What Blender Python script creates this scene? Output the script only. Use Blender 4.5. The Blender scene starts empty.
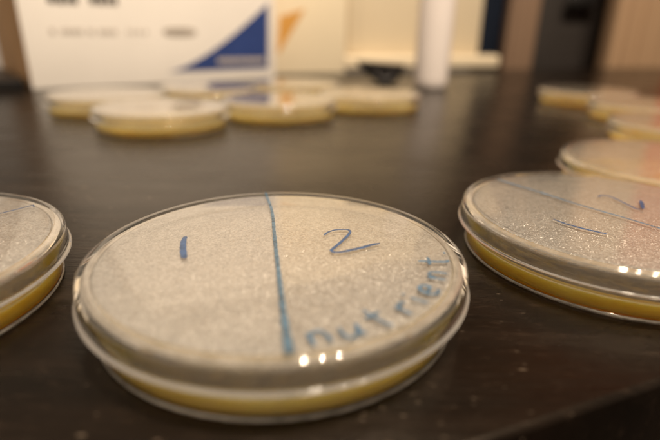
import bpy, bmesh, math, random
from mathutils import Vector, Matrix
R = math.radians
random.seed(7)
scene = bpy.context.scene
COL = scene.collection
MM = 0.001

# ------------------------------------------------------------------ node helpers
def new_mat(name):
    m = bpy.data.materials.new(name)
    m.use_nodes = True
    nt = m.node_tree
    nt.nodes.clear()
    out = nt.nodes.new('ShaderNodeOutputMaterial')
    return m, nt, out

def nd(nt, typ, **kw):
    n = nt.nodes.new(typ)
    for k, v in kw.items():
        if k in n.inputs:
            n.inputs[k].default_value = v
        else:
            setattr(n, k, v)
    return n

def rgba(c):
    return (c[0], c[1], c[2], 1.0)

def coords(nt, scale=(1, 1, 1), kind='Object', rot=(0, 0, 0)):
    tc = nt.nodes.new('ShaderNodeTexCoord')
    mp = nt.nodes.new('ShaderNodeMapping')
    mp.inputs['Scale'].default_value = scale
    mp.inputs['Rotation'].default_value = rot
    nt.links.new(tc.outputs[kind], mp.inputs['Vector'])
    return mp.outputs['Vector']

def schlick(nt, f0, normal=None, power=5.0):
    """facing based fresnel that behaves the same on both sides of a sheet"""
    lw = nt.nodes.new('ShaderNodeLayerWeight')
    lw.inputs['Blend'].default_value = 0.5
    if normal is not None:
        nt.links.new(normal, lw.inputs['Normal'])
    p = nd(nt, 'ShaderNodeMath', operation='POWER')
    nt.links.new(lw.outputs['Facing'], p.inputs[0])
    p.inputs[1].default_value = power
    ma = nd(nt, 'ShaderNodeMath', operation='MULTIPLY_ADD')
    nt.links.new(p.outputs[0], ma.inputs[0])
    ma.inputs[1].default_value = 1 - f0
    ma.inputs[2].default_value = f0
    return ma.outputs[0]

def mix(nt, fac, a, b):
    m = nt.nodes.new('ShaderNodeMixShader')
    if isinstance(fac, (int, float)):
        m.inputs[0].default_value = fac
    else:
        nt.links.new(fac, m.inputs[0])
    nt.links.new(a, m.inputs[1])
    nt.links.new(b, m.inputs[2])
    return m.outputs[0]

def noise(nt, vec, scale, detail=3, rough=0.55):
    n = nd(nt, 'ShaderNodeTexNoise', Scale=scale, Detail=detail, Roughness=rough)
    if vec is not None:
        nt.links.new(vec, n.inputs['Vector'])
    return n.outputs['Fac']

def ramp(nt, fac, lo, hi, a=0.0, b=1.0):
    m = nd(nt, 'ShaderNodeMapRange', clamp=True)
    nt.links.new(fac, m.inputs['Value'])
    m.inputs['From Min'].default_value = lo
    m.inputs['From Max'].default_value = hi
    m.inputs['To Min'].default_value = a
    m.inputs['To Max'].default_value = b
    return m.outputs['Result']

def mixcol(nt, fac, a, b):
    m = nd(nt, 'ShaderNodeMix', data_type='RGBA')
    nt.links.new(fac, m.inputs['Factor'])
    for k, v in (('A', a), ('B', b)):
        sock = [s for s in m.inputs if s.name == k and s.type == 'RGBA'][0]
        if isinstance(v, tuple):
            sock.default_value = rgba(v)
        else:
            nt.links.new(v, sock)
    return [s for s in m.outputs if s.type == 'RGBA'][0]

def bump(nt, height, strength=0.3, dist=0.0005):
    b = nd(nt, 'ShaderNodeBump', Strength=strength, Distance=dist)
    nt.links.new(height, b.inputs['Height'])
    return b.outputs['Normal']

# ------------------------------------------------------------------ materials
def painted(name, c, rough=0.6, var=0.06, scale=30, bstr=0.15, spec=0.4):
    """matt paint / card with a slightly cloudy tone and a fine tooth"""
    m, nt, out = new_mat(name)
    v = coords(nt)
    n1 = noise(nt, v, scale, 4)
    col = mixcol(nt, ramp(nt, n1, .3, .7), tuple(x * (1 - var) for x in c), tuple(min(1, x * (1 + var)) for x in c))
    p = nd(nt, 'ShaderNodeBsdfPrincipled', Roughness=rough)
    p.inputs['Specular IOR Level'].default_value = spec
    nt.links.new(col, p.inputs['Base Color'])
    nt.links.new(bump(nt, noise(nt, v, scale * 30, 2), bstr, 0.0003), p.inputs['Normal'])
    nt.links.new(p.outputs[0], out.inputs[0])
    return m

def wood(name, a, b, rough=0.5, scale=(40, 40, 2.5)):
    m, nt, out = new_mat(name)
    v = coords(nt, scale)
    n1 = noise(nt, v, 1.0, 6, .62)
    col = mixcol(nt, ramp(nt, n1, .3, .7), a, b)
    p = nd(nt, 'ShaderNodeBsdfPrincipled', Roughness=rough)
    nt.links.new(col, p.inputs['Base Color'])
    nt.links.new(bump(nt, n1, .2, .001), p.inputs['Normal'])
    nt.links.new(p.outputs[0], out.inputs[0])
    return m

def plastic_clear(name, haze=0.06, tint=(.985, .975, .955), fog=(.75, .72, .66)):
    """thin clear polystyrene: see-through, mirror-like at a glance, a trace of haze"""
    m, nt, out = new_mat(name)
    tr = nd(nt, 'ShaderNodeBsdfTransparent', Color=rgba(tint))
    di = nd(nt, 'ShaderNodeBsdfDiffuse', Color=rgba(fog))
    tl = nd(nt, 'ShaderNodeBsdfTranslucent', Color=rgba(fog))
    v = coords(nt)
    sc = noise(nt, coords(nt, (1, 1, 6)), 260, 4, .6)
    nb = bump(nt, noise(nt, v, 90, 2), .08, .0006)
    gl = nd(nt, 'ShaderNodeBsdfGlossy', Color=(1, 1, 1, 1), Roughness=.045)
    nt.links.new(nb, gl.inputs['Normal'])
    scat = mix(nt, .5, di.outputs[0], tl.outputs[0])
    hz = ramp(nt, sc, .35, .75, haze * .6, haze * 1.7)
    body = mix(nt, hz, tr.outputs[0], scat)
    nt.links.new(mix(nt, schlick(nt, .035), body, gl.outputs[0]), out.inputs[0])
    return m

def plastic_solid(name):
    """thick clear polystyrene that really bends light"""
    m, nt, out = new_mat(name)
    v = coords(nt)
    p = nd(nt, 'ShaderNodeBsdfPrincipled', Roughness=.03, IOR=1.55)
    p.inputs['Base Color'].default_value = (.985, .975, .95, 1)
    p.inputs['Transmission Weight'].default_value = 1.0
    nt.links.new(bump(nt, noise(nt, v, 90, 2), .06, .0006), p.inputs['Normal'])
    nt.links.new(p.outputs[0], out.inputs[0])
    return m

def mat_condensation(name='condensation', lo=.84, hi=.92):
    """film of tiny water droplets on the underside of a lid"""
    m, nt, out = new_mat(name)
    v = coords(nt)
    info = nt.nodes.new('ShaderNodeObjectInfo')
    add = nd(nt, 'ShaderNodeVectorMath', operation='ADD')
    nt.links.new(v, add.inputs[0])
    cmb = nt.nodes.new('ShaderNodeCombineXYZ')
    nt.links.new(info.outputs['Random'], cmb.inputs[0])
    nt.links.new(info.outputs['Random'], cmb.inputs[1])
    nt.links.new(cmb.outputs[0], add.inputs[1])
    vv = add.outputs[0]
    vo = nd(nt, 'ShaderNodeTexVoronoi', Scale=2300.0)
    vo.inputs['Randomness'].default_value = 1.0
    nt.links.new(vv, vo.inputs['Vector'])
    vo2 = nd(nt, 'ShaderNodeTexVoronoi', Scale=1300.0)
    nt.links.new(vv, vo2.inputs['Vector'])
    big = noise(nt, vv, 38, 4, .6)
    h = nd(nt, 'ShaderNodeMath', operation='MULTIPLY_ADD')
    nt.links.new(vo.outputs['Distance'], h.inputs[0]); h.inputs[1].default_value = -.6
    nt.links.new(vo2.outputs['Distance'], h.inputs[2])
    nrm = bump(nt, h.outputs[0], .8, .0004)
    cell = nt.nodes.new('ShaderNodeSeparateColor')
    nt.links.new(vo.outputs['Color'], cell.inputs[0])
    tone = mixcol(nt, ramp(nt, cell.outputs[0], 0, 1), (.175, .18, .192), (.465, .478, .503))
    glow = mixcol(nt, ramp(nt, cell.outputs[0], 0, 1), (.70, .67, .64), (.94, .91, .88))
    di = nd(nt, 'ShaderNodeBsdfDiffuse'); nt.links.new(tone, di.inputs['Color']); nt.links.new(nrm, di.inputs['Normal'])
    tl = nd(nt, 'ShaderNodeBsdfTranslucent'); nt.links.new(glow, tl.inputs['Color']); nt.links.new(nrm, tl.inputs['Normal'])
    gl = nd(nt, 'ShaderNodeBsdfGlossy', Color=(1, 1, 1, 1), Roughness=.2); nt.links.new(nrm, gl.inputs['Normal'])
    tr = nd(nt, 'ShaderNodeBsdfTransparent', Color=(.97, .97, .96, 1))
    scat = mix(nt, .52, di.outputs[0], tl.outputs[0])
    wet = mix(nt, .065, scat, gl.outputs[0])
    # coverage: dense, with thinner patches and pin holes between drops
    cov = nd(nt, 'ShaderNodeMath', operation='MULTIPLY')
    nt.links.new(ramp(nt, big, .3, .62, lo, hi), cov.inputs[0])
    nt.links.new(ramp(nt, cell.outputs[1], 0, .5, .72, 1.0), cov.inputs[1])
    nt.links.new(mix(nt, cov.outputs[0], tr.outputs[0], wet), out.inputs[0])
    return m

def mat_agar(name, ca, cb, clear):
    """wet translucent jelly: light that enters at the top glows out of its side"""
    m, nt, out = new_mat(name)
    v = coords(nt)
    n1 = noise(nt, coords(nt, (1, 1, 5)), 55, 4)
    col = mixcol(nt, ramp(nt, n1, .32, .68), ca, cb)
    p = nd(nt, 'ShaderNodeBsdfPrincipled', Roughness=.05)
    nt.links.new(col, p.inputs['Base Color'])
    p.inputs['Subsurface Weight'].default_value = 1.0
    p.inputs['Subsurface Radius'].default_value = (1.0, .85, .5)
    p.inputs['Subsurface Scale'].default_value = .012
    p.inputs['IOR'].default_value = 1.34
    nt.links.new(bump(nt, noise(nt, v, 70, 2), .1, .0005), p.inputs['Normal'])
    tr = nd(nt, 'ShaderNodeBsdfTransparent', Color=(.96, .84, .45, 1))
    nt.links.new(mix(nt, clear, tr.outputs[0], p.outputs[0]), out.inputs[0])
    return m

def mat_ink(name, c, gaps=.25):
    """felt pen on plastic: uneven, slightly see-through"""
    m, nt, out = new_mat(name)
    v = coords(nt)
    n1 = noise(nt, v, 420, 4, .65)
    n2 = noise(nt, v, 1600, 2)
    col = mixcol(nt, ramp(nt, n1, .35, .65), tuple(x * .7 for x in c), tuple(min(1, x * 1.25) for x in c))
    p = nd(nt, 'ShaderNodeBsdfPrincipled', Roughness=.35); nt.links.new(col, p.inputs['Base Color'])
    tr = nd(nt, 'ShaderNodeBsdfTransparent', Color=(min(1, .55 + c[0]), min(1, .6 + c[1]), min(1, .65 + c[2]), 1))
    a = nd(nt, 'ShaderNodeMath', operation='MULTIPLY_ADD')
    nt.links.new(n1, a.inputs[0]); a.inputs[1].default_value = .7
    nt.links.new(ramp(nt, n2, 0, 1, 0, .3), a.inputs[2])
    nt.links.new(mix(nt, ramp(nt, a.outputs[0], .28, .6, 1 - gaps * 2.4, 1 - gaps * .2), tr.outputs[0], p.outputs[0]), out.inputs[0])
    return m

def mat_table():
    """black-brown stained wood: fine grain along x, pores, dust, and wiped-dry smears"""
    m, nt, out = new_mat('table_wood')
    geo = nt.nodes.new('ShaderNodeNewGeometry')
    def at(sc):
        mp = nt.nodes.new('ShaderNodeMapping'); mp.inputs['Scale'].default_value = sc
        nt.links.new(geo.outputs['Position'], mp.inputs['Vector'])
        return mp.outputs['Vector']
    g = noise(nt, at((5.0, 110, 30)), 1.0, 8, .68)
    fine = noise(nt, at((45, 900, 60)), 1.0, 4, .6)
    pores = noise(nt, at((160, 760, 200)), 1.0, 3, .7)
    col = mixcol(nt, ramp(nt, g, .32, .68), (.0014, .0009, .0006), (.0065, .0038, .0024))
    col = mixcol(nt, ramp(nt, pores, .56, .74, 0, .8), col, (.019, .012, .008))
    def specks(scale, stretch, thr, r0, r1):
        vo = nd(nt, 'ShaderNodeTexVoronoi', Scale=scale); nt.links.new(at(stretch), vo.inputs['Vector'])
        sep = nt.nodes.new('ShaderNodeSeparateColor'); nt.links.new(vo.outputs['Color'], sep.inputs[0])
        k = nd(nt, 'ShaderNodeMath', operation='MULTIPLY')
        nt.links.new(ramp(nt, vo.outputs['Distance'], r0, r1, 1, 0), k.inputs[0])
        nt.links.new(ramp(nt, sep.outputs[0], thr, .97, 0, 1), k.inputs[1])
        return k.outputs[0]
    big = specks(240, (.5, 1.3, 1), .80, .05, .14)
    small = specks(620, (.45, 1.2, 1), .60, .06, .22)
    tot = nd(nt, 'ShaderNodeMath', operation='MULTIPLY_ADD'); nt.links.new(small, tot.inputs[0]); tot.inputs[1].default_value = .75; nt.links.new(big, tot.inputs[2])
    patch = nd(nt, 'ShaderNodeMath', operation='MULTIPLY', use_clamp=True)
    nt.links.new(tot.outputs[0], patch.inputs[0])
    nt.links.new(ramp(nt, noise(nt, at((1, 1, 1)), 17, 3), .40, .62, .06, 1), patch.inputs[1])
    smear = noise(nt, at((9, 60, 20)), 1.0, 6, .7)
    wipe = noise(nt, at((14, 22, 20)), 1.0, 5, .6)
    d = nd(nt, 'ShaderNodeMath', operation='MULTIPLY_ADD', use_clamp=True)
    nt.links.new(ramp(nt, smear, .55, .8, 0, .07), d.inputs[0]); d.inputs[1].default_value = 1.0
    nt.links.new(patch.outputs[0], d.inputs[2])
    col = mixcol(nt, d.outputs[0], col, (.22, .17, .125))
    p = nd(nt, 'ShaderNodeBsdfPrincipled')
    p.inputs['Specular Tint'].default_value = (1, .86, .70, 1)
    p.inputs['Specular IOR Level'].default_value = .35
    nt.links.new(col, p.inputs['Base Color'])
    ro = nd(nt, 'ShaderNodeMath', operation='MULTIPLY_ADD')
    nt.links.new(ramp(nt, wipe, .35, .7, 0, .12), ro.inputs[0]); ro.inputs[1].default_value = 1.0
    nt.links.new(ramp(nt, smear, .3, .75, .16, .26), ro.inputs[2])
    nt.links.new(ro.outputs[0], p.inputs['Roughness'])
    hh = nd(nt, 'ShaderNodeMath', operation='MULTIPLY_ADD')
    nt.links.new(pores, hh.inputs[0]); hh.inputs[1].default_value = -.5; nt.links.new(fine, hh.inputs[2])
    nt.links.new(bump(nt, hh.outputs[0], .3, .0004), p.inputs['Normal'])
    nt.links.new(p.outputs[0], out.inputs[0])
    return m

M = {
    'lid': plastic_clear('clear_plastic_lid', .07),
    'base': plastic_solid('solid_clear_plastic'),
    'cond': mat_condensation(),
    'mist': plastic_clear('fine_mist', .5, (.97, .95, .93)),
    'ring_mist': plastic_clear('ring_mist', .30, (.97, .95, .93), (.62, .60, .57)),
    'wall_mist': plastic_clear('wall_mist', .72, (.96, .95, .95), (.60, .60, .60)),
    'thin_cond': mat_condensation('thin_condensation', .18, .62),
    'thin_mist': plastic_clear('thin_mist', .18, (.98, .96, .92)),
    'agar': mat_agar('agar', (.90, .49, .065), (.95, .61, .15), .76),
    'pale_agar': mat_agar('pale_agar', (.94, .60, .20), (.96, .68, .30), .86),
    'teal_ink': mat_ink('teal_ink', (.06, .115, .17), .27),
    'pale_ink': mat_ink('pale_teal_ink', (.055, .115, .185), .26),
    'navy_ink': mat_ink('navy_ink', (.018, .055, .14), .14),
    'table': mat_table(),
    'white_card': painted('white_card', (.87, .83, .78), .55, .03, 12),
    'cream_card': painted('cream_card', (.78, .68, .50), .6, .03, 12),
    'cream_paint': painted('cream_paint', (.66, .565, .41), .5, .03, 8),
    'kraft': painted('kraft_card', (.80, .50, .26), .75, .12, 25),
    'blue_print': painted('blue_print', (.020, .044, .17), .5, .08, 25),
    'orange_print': painted('orange_print', (.56, .29, .065), .5, .06, 25),
    'grey_print': painted('grey_print', (.33, .29, .25), .6, .1, 60),
    'pale_print': painted('pale_print', (.42, .38, .34), .6, .1, 60),
    'dark_print': painted('dark_print', (.06, .05, .045), .6, .1, 60),
    'white_plastic': painted('white_plastic', (.72, .66, .63), .35, .02, 20, .05, .5),
    'black_plastic': painted('black_plastic', (.012, .011, .011), .4, .2, 60),
    'grey_metal': painted('grey_metal', (.16, .15, .15), .35, .1, 60),
    'navy_paint': painted('navy_paint', (.010, .016, .032), .6, .2, 10),
    'brown_wood': wood('brown_wood', (.18, .115, .075), (.255, .165, .108)),
    'door_paint': painted('dark_grey_paint', (.040, .034, .031), .5, .15, 6),
    'black_paint': painted('black_paint', (.010, .009, .008), .6, .2, 6),
    'tan_wood': wood('tan_wood', (.36, .23, .135), (.46, .305, .185), .5, (30, 30, .8)),
    'red_paint': painted('brick_red_paint', (.42, .12, .05), .7, .12, 9),
    'floor': wood('floor_boards', (.020, .015, .012), (.035, .026, .02), .5, (3, 30, 3)),
}

# ------------------------------------------------------------------ object helpers
def link(name, me, mat=None, parent=None):
    o = bpy.data.objects.new(name, me)
    COL.objects.link(o)
    if mat is not None and me is not None:
        me.materials.append(mat)
    if parent is not None:
        o.parent = parent
    return o

def tag(o, label, cat, group=None):
    o['label'] = label
    o['category'] = cat
    o['kind'] = 'thing'
    if group:
        o['group'] = group
    return o

def thing(name, label, cat, loc=(0, 0, 0), rz=0.0, group=None):
    o = link(name, None)
    o.location = loc
    o.rotation_euler = (0, 0, rz)
    return tag(o, label, cat, group)

def smooth(me, ang=40):
    for p in me.polygons:
        p.use_smooth = True
    me.set_sharp_from_angle(angle=R(ang))

def lathe(name, prof, mat, parent=None, seg=160, close=True, ang=40):
    """revolve a closed (r, z) profile in millimetres"""
    me = bpy.data.meshes.new(name)
    bm = bmesh.new()
    rings = []
    for (r, z) in prof:
        if r < 1e-6:
            rings.append([bm.verts.new((0, 0, z * MM))])
        else:
            rings.append([bm.verts.new((r * MM * math.cos(2 * math.pi * k / seg), r * MM * math.sin(2 * math.pi * k / seg), z * MM)) for k in range(seg)])
    n = len(rings)
    for i in range(n if close else n - 1):
        a, b = rings[i], rings[(i + 1) % n]
        if len(a) == 1 and len(b) == 1:
            continue
        for k in range(seg):
            k2 = (k + 1) % seg
            if len(a) == 1:
                bm.faces.new((a[0], b[k2], b[k]))
            elif len(b) == 1:
                bm.faces.new((a[k], a[k2], b[0]))
            else:
                bm.faces.new((a[k], a[k2], b[k2], b[k]))
    bmesh.ops.recalc_face_normals(bm, faces=bm.faces)
    bm.to_mesh(me); bm.free()
    smooth(me, ang)
    return link(name, me, mat, parent)

def box(name, lo, hi, mat, parent=None, bev=0.0, seg=2):
    me = bpy.data.meshes.new(name)
    bm = bmesh.new()
    bmesh.ops.create_cube(bm, size=1)
    for v in bm.verts:
        v.co = Vector(((lo[i] + hi[i]) / 2 + v.co[i] * (hi[i] - lo[i]) for i in range(3)))
    if bev:
        bmesh.ops.bevel(bm, geom=bm.edges[:], offset=bev, segments=seg, profile=.5, affect='EDGES')
    bm.to_mesh(me); bm.free()
    smooth(me, 35)
    return link(name, me, mat, parent)

def prism(name, pts, y0, y1, mat, parent=None, bev=0.0):
    """outline given in x, z extruded along y"""
    me = bpy.data.meshes.new(name)
    bm = bmesh.new()
    a = [bm.verts.new((x, y0, z)) for x, z in pts]
    b = [bm.verts.new((x, y1, z)) for x, z in pts]
    bm.faces.new(a); bm.faces.new(b[::-1])
    n = len(pts)
    for i in range(n):
        bm.faces.new((a[i], b[i], b[(i + 1) % n], a[(i + 1) % n]))
    bmesh.ops.recalc_face_normals(bm, faces=bm.faces)
    if bev:
        bmesh.ops.bevel(bm, geom=bm.edges[:], offset=bev, segments=2, profile=.5, affect='EDGES')
    bm.to_mesh(me); bm.free()
    smooth(me, 35)
    return link(name, me, mat, parent)

# ------------------------------------------------------------------ petri dish (millimetres)
LID = [(0, 14.55), (20, 14.6), (42.6, 14.6), (43.0, 14.62), (43.4, 14.9), (43.7, 15.0), (44.2, 15.05), (45.1, 14.97), (45.7, 14.80), (46.15, 14.52), (46.45, 14.15), (46.62, 13.7), (46.68, 13.1), (46.72, 12.4),
       (46.82, 11.4), (46.88, 9.75), (46.96, 9.5), (47.2, 9.3), (47.45, 9.08), (47.55, 8.9), (47.56, 8.6), (47.35, 8.4),
       (46.9, 8.3), (46.1, 8.4), (45.95, 8.7), (45.9, 9.5), (45.8, 11.4), (45.7, 12.7), (45.4, 13.4), (44.3, 13.85), (20, 13.88), (0, 13.85)]
BASE = [(0, .2), (39, .2), (40, .15), (41, 0), (43.7, 0), (44.15, .12), (44.42, .4), (44.46, .65), (44.35, .9), (44.12, 1.05), (44.05, 1.5), (44.1, 6), (44.2, 12.2), (44.1, 12.7), (43.7, 12.85),
        (43.25, 12.7), (43.1, 12.2), (43.05, 6.2), (43.0, 1.9), (42.8, 1.3), (42.3, 1.05), (0, 1.0)]
AGAR = [(0, .95), (42.35, 1.0), (42.85, 1.26), (43.04, 1.9), (43.09, 4.3), (43.1, 5.2), (42.9, 5.1), (42.3, 4.6), (41.4, 4.45), (0, 4.4)]
FILM = [(0, 13.80), (42.9, 13.80), (43.0, 13.72), (42.9, 13.64), (0, 13.64)]
RIM_HAZE = [(43.45, 13.80), (44.2, 13.76), (45.25, 13.35), (45.55, 12.9), (45.62, 12.6), (45.52, 12.6), (45.4, 12.9), (45.1, 13.2), (44.2, 13.6), (43.45, 13.65), (43.45, 13.80)]
WALL_FILM = [(43.0, 5.9), (43.03, 9), (43.06, 12.2), (42.96, 12.2), (42.93, 9), (42.9, 5.9), (43.0, 5.9)]

def lid_height(r):
    top = [(0, 14.58), (42.6, 14.6), (43.0, 14.62), (43.4, 14.9), (43.7, 15.0), (44.2, 15.05), (45.1, 14.97), (45.7, 14.80), (46.15, 14.52), (46.45, 14.15), (46.62, 13.7), (46.68, 13.1), (46.72, 12.4)]
    for (r0, z0), (r1, z1) in zip(top, top[1:]):
        if r <= r1:
            return z0 + (z1 - z0) * (r - r0) / (r1 - r0)
    return 12.4

def catmull(pts, per=10):
    P = [Vector(p) for p in pts]
    P = [2 * P[0] - P[1]] + P + [2 * P[-1] - P[-2]]
    out = []
    for i in range(1, len(P) - 2):
        p0, p1, p2, p3 = P[i - 1:i + 3]
        for k in range(per):
            t = k / per
            out.append(.5 * (2 * p1 + (p2 - p0) * t + (2 * p0 - 5 * p1 + 4 * p2 - p3) * t * t + (3 * p1 - p0 - 3 * p2 + p3) * t ** 3))
    out.append(P[-2])
    return out

def ink(name, strokes, mat, parent, lift=.04):
    """pen strokes as thin films of ink that follow the lid's top; each stroke = (points, widths) in mm"""
    me = bpy.data.meshes.new(name)
    bm = bmesh.new()
    for si, (pts, wid) in enumerate(strokes):
        c = catmull(pts, 12)
        n = len(c)
        prev = None
        zl = lift + .012 * si
        L = 0
        for i, q in enumerate(c):
            d = (c[min(i + 1, n - 1)] - c[max(i - 1, 0)])
            d.normalize()
            nn = Vector((-d.y, d.x))
            t = i / (n - 1)
            f = t * (len(wid) - 1); k = min(int(f), len(wid) - 2)
            w = wid[k] + (wid[k + 1] - wid[k]) * (f - k)
            end = min(1, math.sqrt(max(0.0, min(i, n - 1 - i) + .6) / 4.0))
            w *= end * (1 + .10 * math.sin(i * 1.7 + si) + .06 * math.sin(i * .61 + 2 * si))
            row = []
            for s in (-1, -.35, .35, 1):
                p = q + nn * (s * w / 2)
                z = lid_height(p.length) + zl
                row.append(bm.verts.new((p.x * MM, p.y * MM, z * MM)))
            if prev:
                for a in range(3):
                    bm.faces.new((prev[a], row[a], row[a + 1], prev[a + 1]))
            prev = row
    bmesh.ops.recalc_face_normals(bm, faces=bm.faces)
    bm.to_mesh(me); bm.free()
    smooth(me, 60)
    return link(name, me, mat, parent)

GROUP = 'petri dishes standing on the table'
def build_dish(label, loc, rz):
    root = thing('petri_dish', label, 'petri dish', loc, rz, GROUP)
    lid = lathe('lid', LID, M['lid'], root, close=False, seg=192)
    lid.data.materials.append(M['base'])
    for pl in lid.data.polygons:                        # ring and skirt are thick enough to bend light, the flat top is not
        if pl.center.z < .0134:
            pl.material_index = 1
    lathe('condensation', FILM, M['cond'], lid, close=False)
    lathe('ring_mist', RIM_HAZE, M['ring_mist'], lid, close=False)  # pale haze painted for the light bent by the clear ring
    base = lathe('base_dish', BASE, M['base'], root, close=False)
    base.data.materials.append(M['mist'])
    for pl in base.data.polygons:                       # foot bead added, hazed pale to imitate the bright base edge
        if math.hypot(pl.center.x, pl.center.y) > .0435 and pl.center.z < .00115:
            pl.material_index = 1
    lathe('wall_mist', WALL_FILM, M['wall_mist'], base, close=False)
    lathe('agar', AGAR, M['agar'], base, close=False)
    return root

def copy_dish(src, label, loc, rz):
    r = src.copy(); COL.objects.link(r)
    r.location = loc; r.rotation_euler = (0, 0, rz); r['label'] = label
    for ch in src.children:
        c = ch.copy(); COL.objects.link(c); c.parent = r
        for g in ch.children:
            if g.name.startswith(('condensation', 'ring_mist', 'wall_mist', 'agar')):
                s = g.copy(); COL.objects.link(s); s.parent = c
                if g.name.startswith('condensation'):
                    s.location.z = 0
    return r

def lid_of(d):
    return [c for c in d.children if c.name.startswith('lid')][0]

main = build_dish('large clear dish in front centre with the blue word nutrient along its rim', (-.013, .1134, 0), 0)
DISHES = [
    ('clear foreground dish at right, blue line, 1 and 2 on its misted lid', (.0901, .1472, 0)),
    ('clear dish cut off by the left edge, one thin dark blue line on its lid', (-.1166, .1080, 0)),
    ('misted dish nearest the camera among those before the white box', (-.1215, .3550, 0)),
    ('dish in the far cluster whose lid mirrors the blue triangle of the box', (-.0435, .4095, 0)),
    ('rightmost dish of the far cluster, beside the white bottle', (.0345, .4640, 0)),
    ('leftmost dish of the far cluster, at the box corner', (-.1900, .4220, 0)),
    ('dish directly behind the marked foreground dish at right', (.1545, .2176, 0)),
    ('dish at right, third from the front in the row curving to the red wall', (.2320, .3220, 0)),
    ('dish at right, second from the far end of the row by the tan post', (.2680, .4250, 0)),
    ('farthest dish at right, amber agar, at the end of the row before the dark door', (.2640, .5240, 0)),
    ('dish against the white box, behind the two leftmost far dishes', (-.1200, .4920, 0)),
    ('dish behind the one whose lid mirrors the blue triangle, before the cream carton', (-.0400, .5450, 0)),
]
made = [main]
for lab, loc in DISHES:
    made.append(copy_dish(main, lab, loc, random.uniform(0, 6.28) if len(made) > 2 else 0))

for d in [made[0]] + made[3:7] + made[11:]:            # same jelly: paler look from light and blur put into the colour
    for part in d.children:
        for f in part.children:
            if f.name.startswith('agar'):
                f.material_slots[0].link = 'OBJECT'; f.material_slots[0].material = M['pale_agar']
for d in made[3:]:                                      # the far dishes are less misted
    for part in d.children:
        for f in part.children:
            if not f.name.startswith('agar'):
                f.material_slots[0].link = 'OBJECT'
                f.material_slots[0].material = M['thin_cond' if f.name.startswith('condensation') else 'thin_mist']
L0, L1, L2 = lid_of(made[0]), lid_of(made[1]), lid_of(made[2])
ink('ink_line', [([(-8.95, 44.56), (-7.33, 38.3), (-5.44, 30.6), (-3.81, 21.87), (-2.37, 11.8), (-0.38, -1.36), (1.76, -14.79), (3.51, -25.73), (4.87, -33.81), (5.99, -40.17), (6.67, -44.16)],
                  [.9, .9, .85, .9, .95, 1.0, 1.15, 1.35, 1.6, 2.4])], M['teal_ink'], L0)
ink('digit_one', [([(-25.25, 6.45), (-24.84, 3.14), (-23.9, -0.61), (-22.76, -4.14), (-21.73, -6.94)], [1.2, 1.5, 1.6, 1.5])], M['navy_ink'], L0)
ink('digit_two', [([(11.46, 8.92), (12.51, 11.1), (14.44, 12.86), (16.67, 13.35), (18.19, 13.13), (18.56, 11.4), (17.66, 8.53), (15.72, 4.08), (14.15, 0.83), (13.27, -1.04)], [.65, .7, .85, .95]),
                  ([(13.27, -1.04), (14.4, -1.89), (16.15, -1.57), (18.18, -0.51), (21.31, 1.29), (24.0, 3.18), (26.17, 4.24)], [.75, .9, 1.1, 1.15, .9])], M['navy_ink'], L0)
GLYPH = {   # pen strokes of handwritten letters in mm: x to the right, y up
    'n': [[(0, 4.1), (.05, 2), (.2, 0)], [(.15, 2.4), (1.1, 3.9), (2.5, 4.0), (3.2, 2.6), (3.3, 0.1)]],
    'u': [[(0, 4.1), (.1, 1.7), (1.1, .2), (2.4, .5), (3.2, 2), (3.5, 4.0)], [(3.4, 3.7), (3.5, 1.3), (4.3, .3)]],
    't': [[(1.5, 7.2), (1.7, 3.2), (2.0, .6), (2.9, .1)], [(-.2, 4.5), (1.8, 4.6), (3.9, 5.1)]],
    'r': [[(0, 4.3), (.1, 2), (.2, 0)], [(.15, 2.3), (1.0, 3.9), (2.2, 4.3), (3.0, 3.7)]],
    'i': [[(0, 4.0), (.05, 2), (.15, 0)], [(.1, 6.1), (.2, 5.4)]],
    'e': [[(.3, 2.1), (1.8, 2.2), (3.1, 2.6), (2.7, 4.0), (1.4, 4.3), (.3, 3.2), (.2, 1.3), (1.4, .1), (3.2, .6)]],
    '.': [[(0, .7), (.2, .1)]],
}
def write_round(text, angles, radius, width):
    """letters whose feet stand on a circle just inside the rim, tops towards the centre"""
    out = []
    for ch, a in zip(text, angles):
        a = R(a)
        right = Vector((-math.sin(a), math.cos(a))); up = Vector((-math.cos(a), -math.sin(a)))
        org = Vector((math.cos(a), math.sin(a))) * radius
        tilt = random.uniform(-.12, .12)
        for st in GLYPH[ch]:
            out.append(([tuple(org + right * (x + tilt * y) + up * y) for x, y in st], [width * random.uniform(.85, 1.15) for _ in range(3)]))
    return out
ink('handwriting', write_round('nutrient.', [-75.5, -67.5, -57, -46, -38, -33, -22, -11.5, -2], 42.2, .82), M['pale_ink'], L0)
ink('ink_line', [([(-26.84, 33.32), (-21.16, 24.63), (-15.47, 16.12), (-10.96, 8.3), (-6.66, 2.08), (-0.25, -6.66), (5.28, -14.93), (13.5, -27.5), (21.5, -37.5)],
                  [1.2, 1.1, 1.0, .85, .8, .8])], M['pale_ink'], L1)
ink('digit_one', [([(-23.05, -8.72), (-21.45, -11.95), (-18.22, -15.73), (-14.76, -18.58), (-12.55, -20.3)], [.5, .9, 1.0, .7])], M['navy_ink'], L1)
ink('digit_two', [([(1.82, 13.83), (3.94, 15.29), (6.02, 14.64), (7.12, 10.92), (7.7, 5.33), (8.16, 2.14), (9.42, 1.55)], [.8, .7, .65]),
                  ([(14.68, 10.84), (13.02, 7.13), (10.37, 2.08)], [.9, 1.3, .9])], M['navy_ink'], L1)
ink('ink_line', [([(10.42, 15.55), (15.01, 20.74), (19.94, 26.32), (22.42, 29.48), (24.27, 32.46), (25.27, 33.9)], [.55, .5, .6]),
                 ([(25.12, 34.18), (26.43, 32.4)], [.5, .5])], M['navy_ink'], L2)

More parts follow.
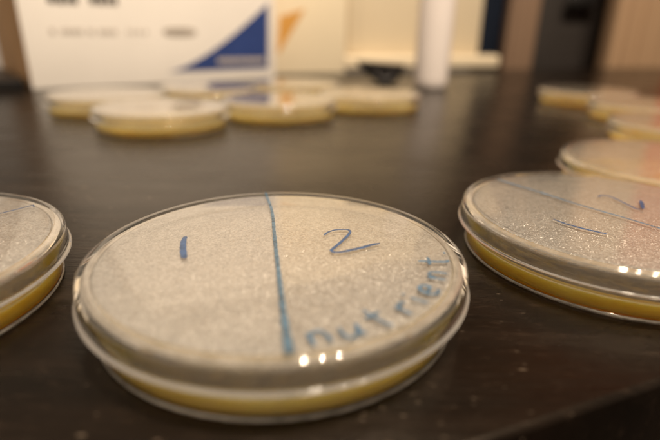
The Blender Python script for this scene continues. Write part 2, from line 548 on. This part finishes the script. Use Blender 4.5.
def add_glints(name, spots, parent):
    """a few larger drops of water lying on the lid"""
    me = bpy.data.meshes.new(name); bm = bmesh.new()
    for (x, y, rad) in spots:
        rows = []
        n = 20
        for a in (0, 12, 26, 42, 58, 74):
            rr = rad * math.cos(R(a)); z = 14.61 + rad * .62 * math.sin(R(a))
            rows.append([bm.verts.new(((x + rr * 1.1 * math.cos(2 * math.pi * k / n)) * MM, (y + rr * math.sin(2 * math.pi * k / n)) * MM, z * MM)) for k in range(n)])
        for r0, r1 in zip(rows, rows[1:]):
            for k in range(n):
                bm.faces.new((r0[k], r0[(k + 1) % n], r1[(k + 1) % n], r1[k]))
        bm.faces.new(rows[-1])
    bmesh.ops.recalc_face_normals(bm, faces=bm.faces)
    bm.to_mesh(me); bm.free(); smooth(me, 80)
    return link(name, me, M['lid'], parent)

add_glints('water_drops', [(-12.4, 3.7, .62), (-5.9, 5.4, .60), (-7.9, .1, .42), (-4.4, -8.4, .45)], L0)
add_glints('water_drops', [(-8.9, 3.4, .7), (-16.5, .1, .4)], L1)

# ------------------------------------------------------------------ table
TA = R(22.3)
table = thing('table', 'dark brown wooden table with a glossy top that carries the dishes', 'table', (.0305, .0669, 0), TA)
box('tabletop', (-1.0, 0, -.034), (1.15, .79, 0), M['table'], table, .0016, 3)
for lx, ly in ((-.94, .05), (1.09, .05), (-.94, .74), (1.09, .74)):
    box('leg', (lx - .03, ly - .03, -.72), (lx + .03, ly + .03, -.0345), M['table'], table, .002)

# ------------------------------------------------------------------ white box with the blue mark
BA = R(38)
wb = thing('white_carton', 'white cardboard box printed with a blue sail-like triangle and rows of small text', 'box', (-.33, .5535, 0), BA)
WBW, WBD, WBH = .313, .270, .42
box('body', (0, .0015, 0), (WBW, WBD, WBH), M['kraft'], wb, .0015)
box('front_panel', (0.0005, 0, .0005), (WBW - .0005, .0012, WBH - .0005), M['white_card'], wb, .0004)
# the blue sail: concave long side, upright right side
sail = [(.1545, .0142)]
for k in range(1, 13):
    t = k / 13
    sail.append((.1545 + (.3025 - .1545) * t, .0142 + (.1005 - .0142) * (t ** 1.40)))
sail += [(.3030, .1010), (.3002, .0150)]
prism('blue_mark', sail, -.0004, 0, M['blue_print'], wb)

def print_row(name, x0, x1, z0, z1, mat, parent, gap=.22, blank=()):
    """a row of small print too fine to read: one mesh of short upright bars"""
    me = bpy.data.meshes.new(name)
    bm = bmesh.new()
    x = x0
    hgt = z1 - z0
    while x < x1:
        w = hgt * random.uniform(.45, .75)
        if random.random() > .04 and not any(a < x < b for a, b in blank):
            r = bmesh.ops.create_cube(bm, size=1)
            for v in r['verts']:
                v.co = Vector((x + w / 2 + v.co.x * w, -.0003 + v.co.y * .0006, (z0 + z1) / 2 + v.co.z * hgt * random.uniform(.8, 1)))
        x += w * (1 + gap)
    bm.to_mesh(me); bm.free()
    return link(name, me, mat, parent)

print_row('printed_text', .027, .095, .0575, .0640, M['pale_print'], wb)
print_row('printed_text', .1085, .131, .0585, .0640, M['pale_print'], wb, .9)
print_row('printed_heading', .030, .061, .0885, .0985, M['dark_print'], wb, .25)
print_row('printed_heading', .072, .1025, .0895, .0995, M['dark_print'], wb, .25)
print_row('printed_text', .222, .295, .0225, .0300, M['pale_print'], wb)
for r_ in [c for c in wb.children if c.name.startswith('printed_text')][-1:]:
    r_.location.y = -.0005
oval = [(.1735 + .0215 * math.copysign(abs(math.cos(a)) ** .7, math.cos(a)), .0617 + .0052 * math.copysign(abs(math.sin(a)) ** .7, math.sin(a))) for a in [2 * math.pi * k / 28 for k in range(28)]]
prism('oval_stamp', oval, -.0005, 0, M['grey_print'], wb)
box('lid_flap', (-.0012, -.0014, .36), (WBW + .0012, WBD + .0012, WBH + .0015), M['white_card'], wb, .0008)

# black flat book standing in for the dark area left of the box
bk = thing('book', 'flat black book lying beside the white box at the left edge', 'book', (-.337, .555, 0), R(38))
box('cover', (-.15, 0, .0003), (-.002, .21, .011), M['black_plastic'], bk, .001)
box('pages', (-.1485, -.0004, .0022), (-.0035, .2092, .0091), M['black_plastic'], bk)

# ------------------------------------------------------------------ cream panel with its ledge, and the cream box leaning there
wp = thing('cream_wall', 'tall cream painted wall panel with a rounded ledge along its foot', 'wall panel', (-.115, .852, .0), TA)
box('panel', (-.005, 0, .003), (.430, .022, 0.44), M['cream_paint'], wp, .002)
box('raised_border', (.150, -.005, .030), (.172, -.0003, 0.438), M['cream_paint'], wp, .002)
box('ledge', (.135, -.030, .0045), (.462, -.0003, .0285), M['cream_paint'], wp, .006, 4)
cb = thing('cream_carton', 'cream cardboard box behind the white one, with an orange slanted mark', 'box', (-.115, .800, 0), TA)
box('body', (.0, 0, .001), (.146, .045, .30), M['cream_card'], cb, .0012)
prism('orange_mark', [(.0345, .086), (.0755, .098), (.0315, .031), (.0300, .034)], -.0005, -.0001, M['orange_print'], cb)

# ------------------------------------------------------------------ white bottle
wbt = thing('bottle', 'tall white plastic bottle standing between the far dishes and the cream ledge', 'bottle', (.1255, .652, 0))
lathe('body', [(0, .4), (18, .4), (19.6, .9), (20.6, 2.6), (21.2, 12), (21.8, 60), (22, 150), (21.4, 158), (18, 166), (12.5, 171), (12, 173), (0, 173)], M['white_plastic'], wbt, 96, False)
lathe('cap', [(0, 172.5), (13.6, 172.5), (14, 173), (14, 192), (13.2, 193), (0, 193)], M['white_plastic'], wbt, 64, False)

# ------------------------------------------------------------------ black clip
ck = thing('binder_clip', 'small black binder clip lying behind the dishes before the cream panel', 'clip', (.066, .705, 0), R(4))
prism('spring_body', [(-.034, .0295), (.032, .0250), (.030, .0190), (.022, .0040), (.012, .0005), (-.002, .0008), (-.014, .007), (-.028, .020)], -.012, .012, M['black_plastic'], ck, .0012)
def wire(name, pts, rad, mat, parent, seg=10):
    """round wire bent through points, as a mesh"""
    me = bpy.data.meshes.new(name); bm = bmesh.new()
    P = [Vector(p) for p in pts]; rows = []
    for i, p in enumerate(P):
        d = (P[min(i + 1, len(P) - 1)] - P[max(i - 1, 0)]).normalized()
        a = d.cross(Vector((0, 1, 0))).normalized(); b = d.cross(a)
        rows.append([bm.verts.new(p + rad * (a * math.cos(2 * math.pi * k / seg) + b * math.sin(2 * math.pi * k / seg))) for k in range(seg)])
    for r0, r1 in zip(rows, rows[1:]):
        for k in range(seg):
            bm.faces.new((r0[k], r0[(k + 1) % seg], r1[(k + 1) % seg], r1[k]))
    bm.faces.new(rows[0][::-1]); bm.faces.new(rows[-1])
    bm.to_mesh(me); bm.free(); smooth(me, 60)
    return link(name, me, mat, parent)
wire('handle', [(-.008, -.0128, .017), (-.006, -.0132, .012), (-.002, -.0135, .008), (.004, -.0138, .0068), (.009, -.0138, .007), (.013, -.0136, .010), (.014, -.0133, .0135), (.012, -.0128, .017)], .0010, M['grey_metal'], ck)

# ------------------------------------------------------------------ things beyond the table, standing on the floor
FZ = -.72
def upright(name, label, cat, x0, x1, y, mat, depth=.05, top=2.05, group=None):
    t = thing(name, label, cat, ((x0 + x1) / 2, y, FZ), 0, group)
    w = (x1 - x0) / 2
    return t, w, top - FZ

t, w, hh = upright('curtain', 'narrow navy hanging curtain right of the cream panel', 'curtain', .345, .412, 1.22, None)
me = bpy.data.meshes.new('cloth'); bm = bmesh.new()
f_, b_ = [], []
for k in range(41):
    x = -w - .02 + (2 * w + .04) * k / 40
    yy = .006 * math.sin(k * .75) + .003 * math.sin(k * 1.9)
    f_.append((bm.verts.new((x, yy, .01)), bm.verts.new((x, yy * 1.3, hh))))
    b_.append((bm.verts.new((x, yy + .004, .01)), bm.verts.new((x, yy * 1.3 + .004, hh))))
for k in range(40):
    bm.faces.new((f_[k][0], f_[k + 1][0], f_[k + 1][1], f_[k][1]))
    bm.faces.new((b_[k][0], b_[k][1], b_[k + 1][1], b_[k + 1][0]))
bm.faces.new((f_[0][0], f_[0][1], b_[0][1], b_[0][0])); bm.faces.new((f_[40][0], b_[40][0], b_[40][1], f_[40][1]))
bm.to_mesh(me); bm.free(); smooth(me, 70)
link('cloth', me, M['navy_paint'], t)

t, w, hh = upright('door_post', 'mid brown wooden door post left of the dark grey door', 'door post', .382, .448, 1.16, None)
box('post', (-w, 0, 0), (w, .045, hh), M['brown_wood'], t, .004)
box('moulding', (-w + .012, -.006, .0), (-w + .024, -.0005, hh), M['brown_wood'], t, .002)

t, w, hh = upright('door', 'dark grey door behind the right row of dishes', 'door', .452, .785, 1.40, None)
box('leaf', (-w, 0, .01), (w, .04, hh), M['door_paint'], t, .003)
box('edge_strip', (w - .075, -.008, .01), (w - .004, -.0005, hh), M['black_paint'], t, .002)  # black strip painted for the shading at the door's right edge
box('handle', (-.028, -.045, .72 + .134), (.045, -.028, .72 + .165), M['black_plastic'], t, .006, 3)
box('handle_plate', (-.012, -.029, .72 + .138), (.004, -.0005, .72 + .16), M['black_plastic'], t, .002)

t, w, hh = upright('wooden_post', 'pale tan wooden post with vertical grooves behind the right row of dishes', 'post', .644, .784, 1.21, None)
box('board', (-w, 0, 0), (w, .06, hh), M['tan_wood'], t, .004)
for a, b in ((-w + .022, -w + .030), (-w + .060, -w + .075)):
    box('moulding', (a, -.005, 0), (b, -.0005, hh), M['tan_wood'], t, .002)

t, w, hh = upright('wall', 'brick red painted wall at the right edge beyond the tan post', 'wall', .786, 1.75, 1.215, None)
box('wall_face', (-w, 0, 0), (w, .1, hh), M['red_paint'], t, .004)
box('skirting', (-w + .0005, -.014, 0), (w, -.0005, .11), M['tan_wood'], t, .003)

fl = box('floor', (-6, -6, FZ - .05), (6, 6, FZ - .0005), M['floor'])
fl['kind'] = 'structure'

# ------------------------------------------------------------------ light: a warm lit room and three small ceiling spots over the camera
world = bpy.data.worlds.new('World'); scene.world = world
world.use_nodes = True
nt = world.node_tree
bg = nt.nodes['Background']
tc = nt.nodes.new('ShaderNodeTexCoord')
sp = nt.nodes.new('ShaderNodeSeparateXYZ'); nt.links.new(tc.outputs['Generated'], sp.inputs[0])
g = ramp(nt, sp.outputs['Z'], -.2, .9)
side = ramp(nt, sp.outputs['X'], -.9, .5)          # fill added from the left to brighten the carton's kraft side
nt.links.new(mixcol(nt, side, mixcol(nt, g, (.46, .36, .265), (.42, .33, .245)), mixcol(nt, g, (.27, .21, .157), (.31, .24, .178))), bg.inputs['Color'])
bg.inputs['Strength'].default_value = 1.0

def spot(name, loc, target, power, size):
    l = bpy.data.lights.new(name, 'AREA'); l.shape = 'DISK'; l.size = size; l.energy = power; l.color = (1, .825, .63)
    o = bpy.data.objects.new(name, l); COL.objects.link(o); o.location = loc
    o.rotation_euler = (Vector(target) - Vector(loc)).to_track_quat('-Z', 'Y').to_euler()
    return o
for nm, x, pw, sz in (('lamp_wide', .19, 22, .07), ('lamp_small', .345, 14, .042), ('lamp_small', .50, 13, .042)):
    spot(nm, (x, -.06, 1.4), (.02, .25, 0), pw, sz)

# ------------------------------------------------------------------ camera
cam = bpy.data.cameras.new('camera'); co = bpy.data.objects.new('camera', cam); COL.objects.link(co)
scene.camera = co
p, r = R(21.03), R(1.0816)
fwd = Vector((0, math.cos(p), -math.sin(p))); right = Vector((1, 0, 0)); up = Vector((0, math.sin(p), math.cos(p)))
r2 = math.cos(r) * right + math.sin(r) * up
u2 = -math.sin(r) * right + math.cos(r) * up
mw = Matrix((r2, u2, -fwd)).transposed().to_4x4(); mw.translation = (0, 0, .0661)
co.matrix_world = mw
cam.sensor_fit = 'HORIZONTAL'; cam.sensor_width = 36; cam.lens = 491.1 / 660 * 36
cam.clip_start = .005; cam.clip_end = 60
cam.dof.use_dof = True; cam.dof.focus_distance = .138; cam.dof.aperture_fstop = 6.2

scene.render.engine = 'CYCLES'
c = scene.cycles
c.use_denoising = True
c.max_bounces = 14; c.diffuse_bounces = 5; c.glossy_bounces = 6; c.transmission_bounces = 8; c.transparent_max_bounces = 40
c.sample_clamp_indirect = 6.0
scene.view_settings.view_transform = 'Standard'; scene.view_settings.look = 'None'
scene.view_settings.exposure = 0; scene.view_settings.gamma = 1
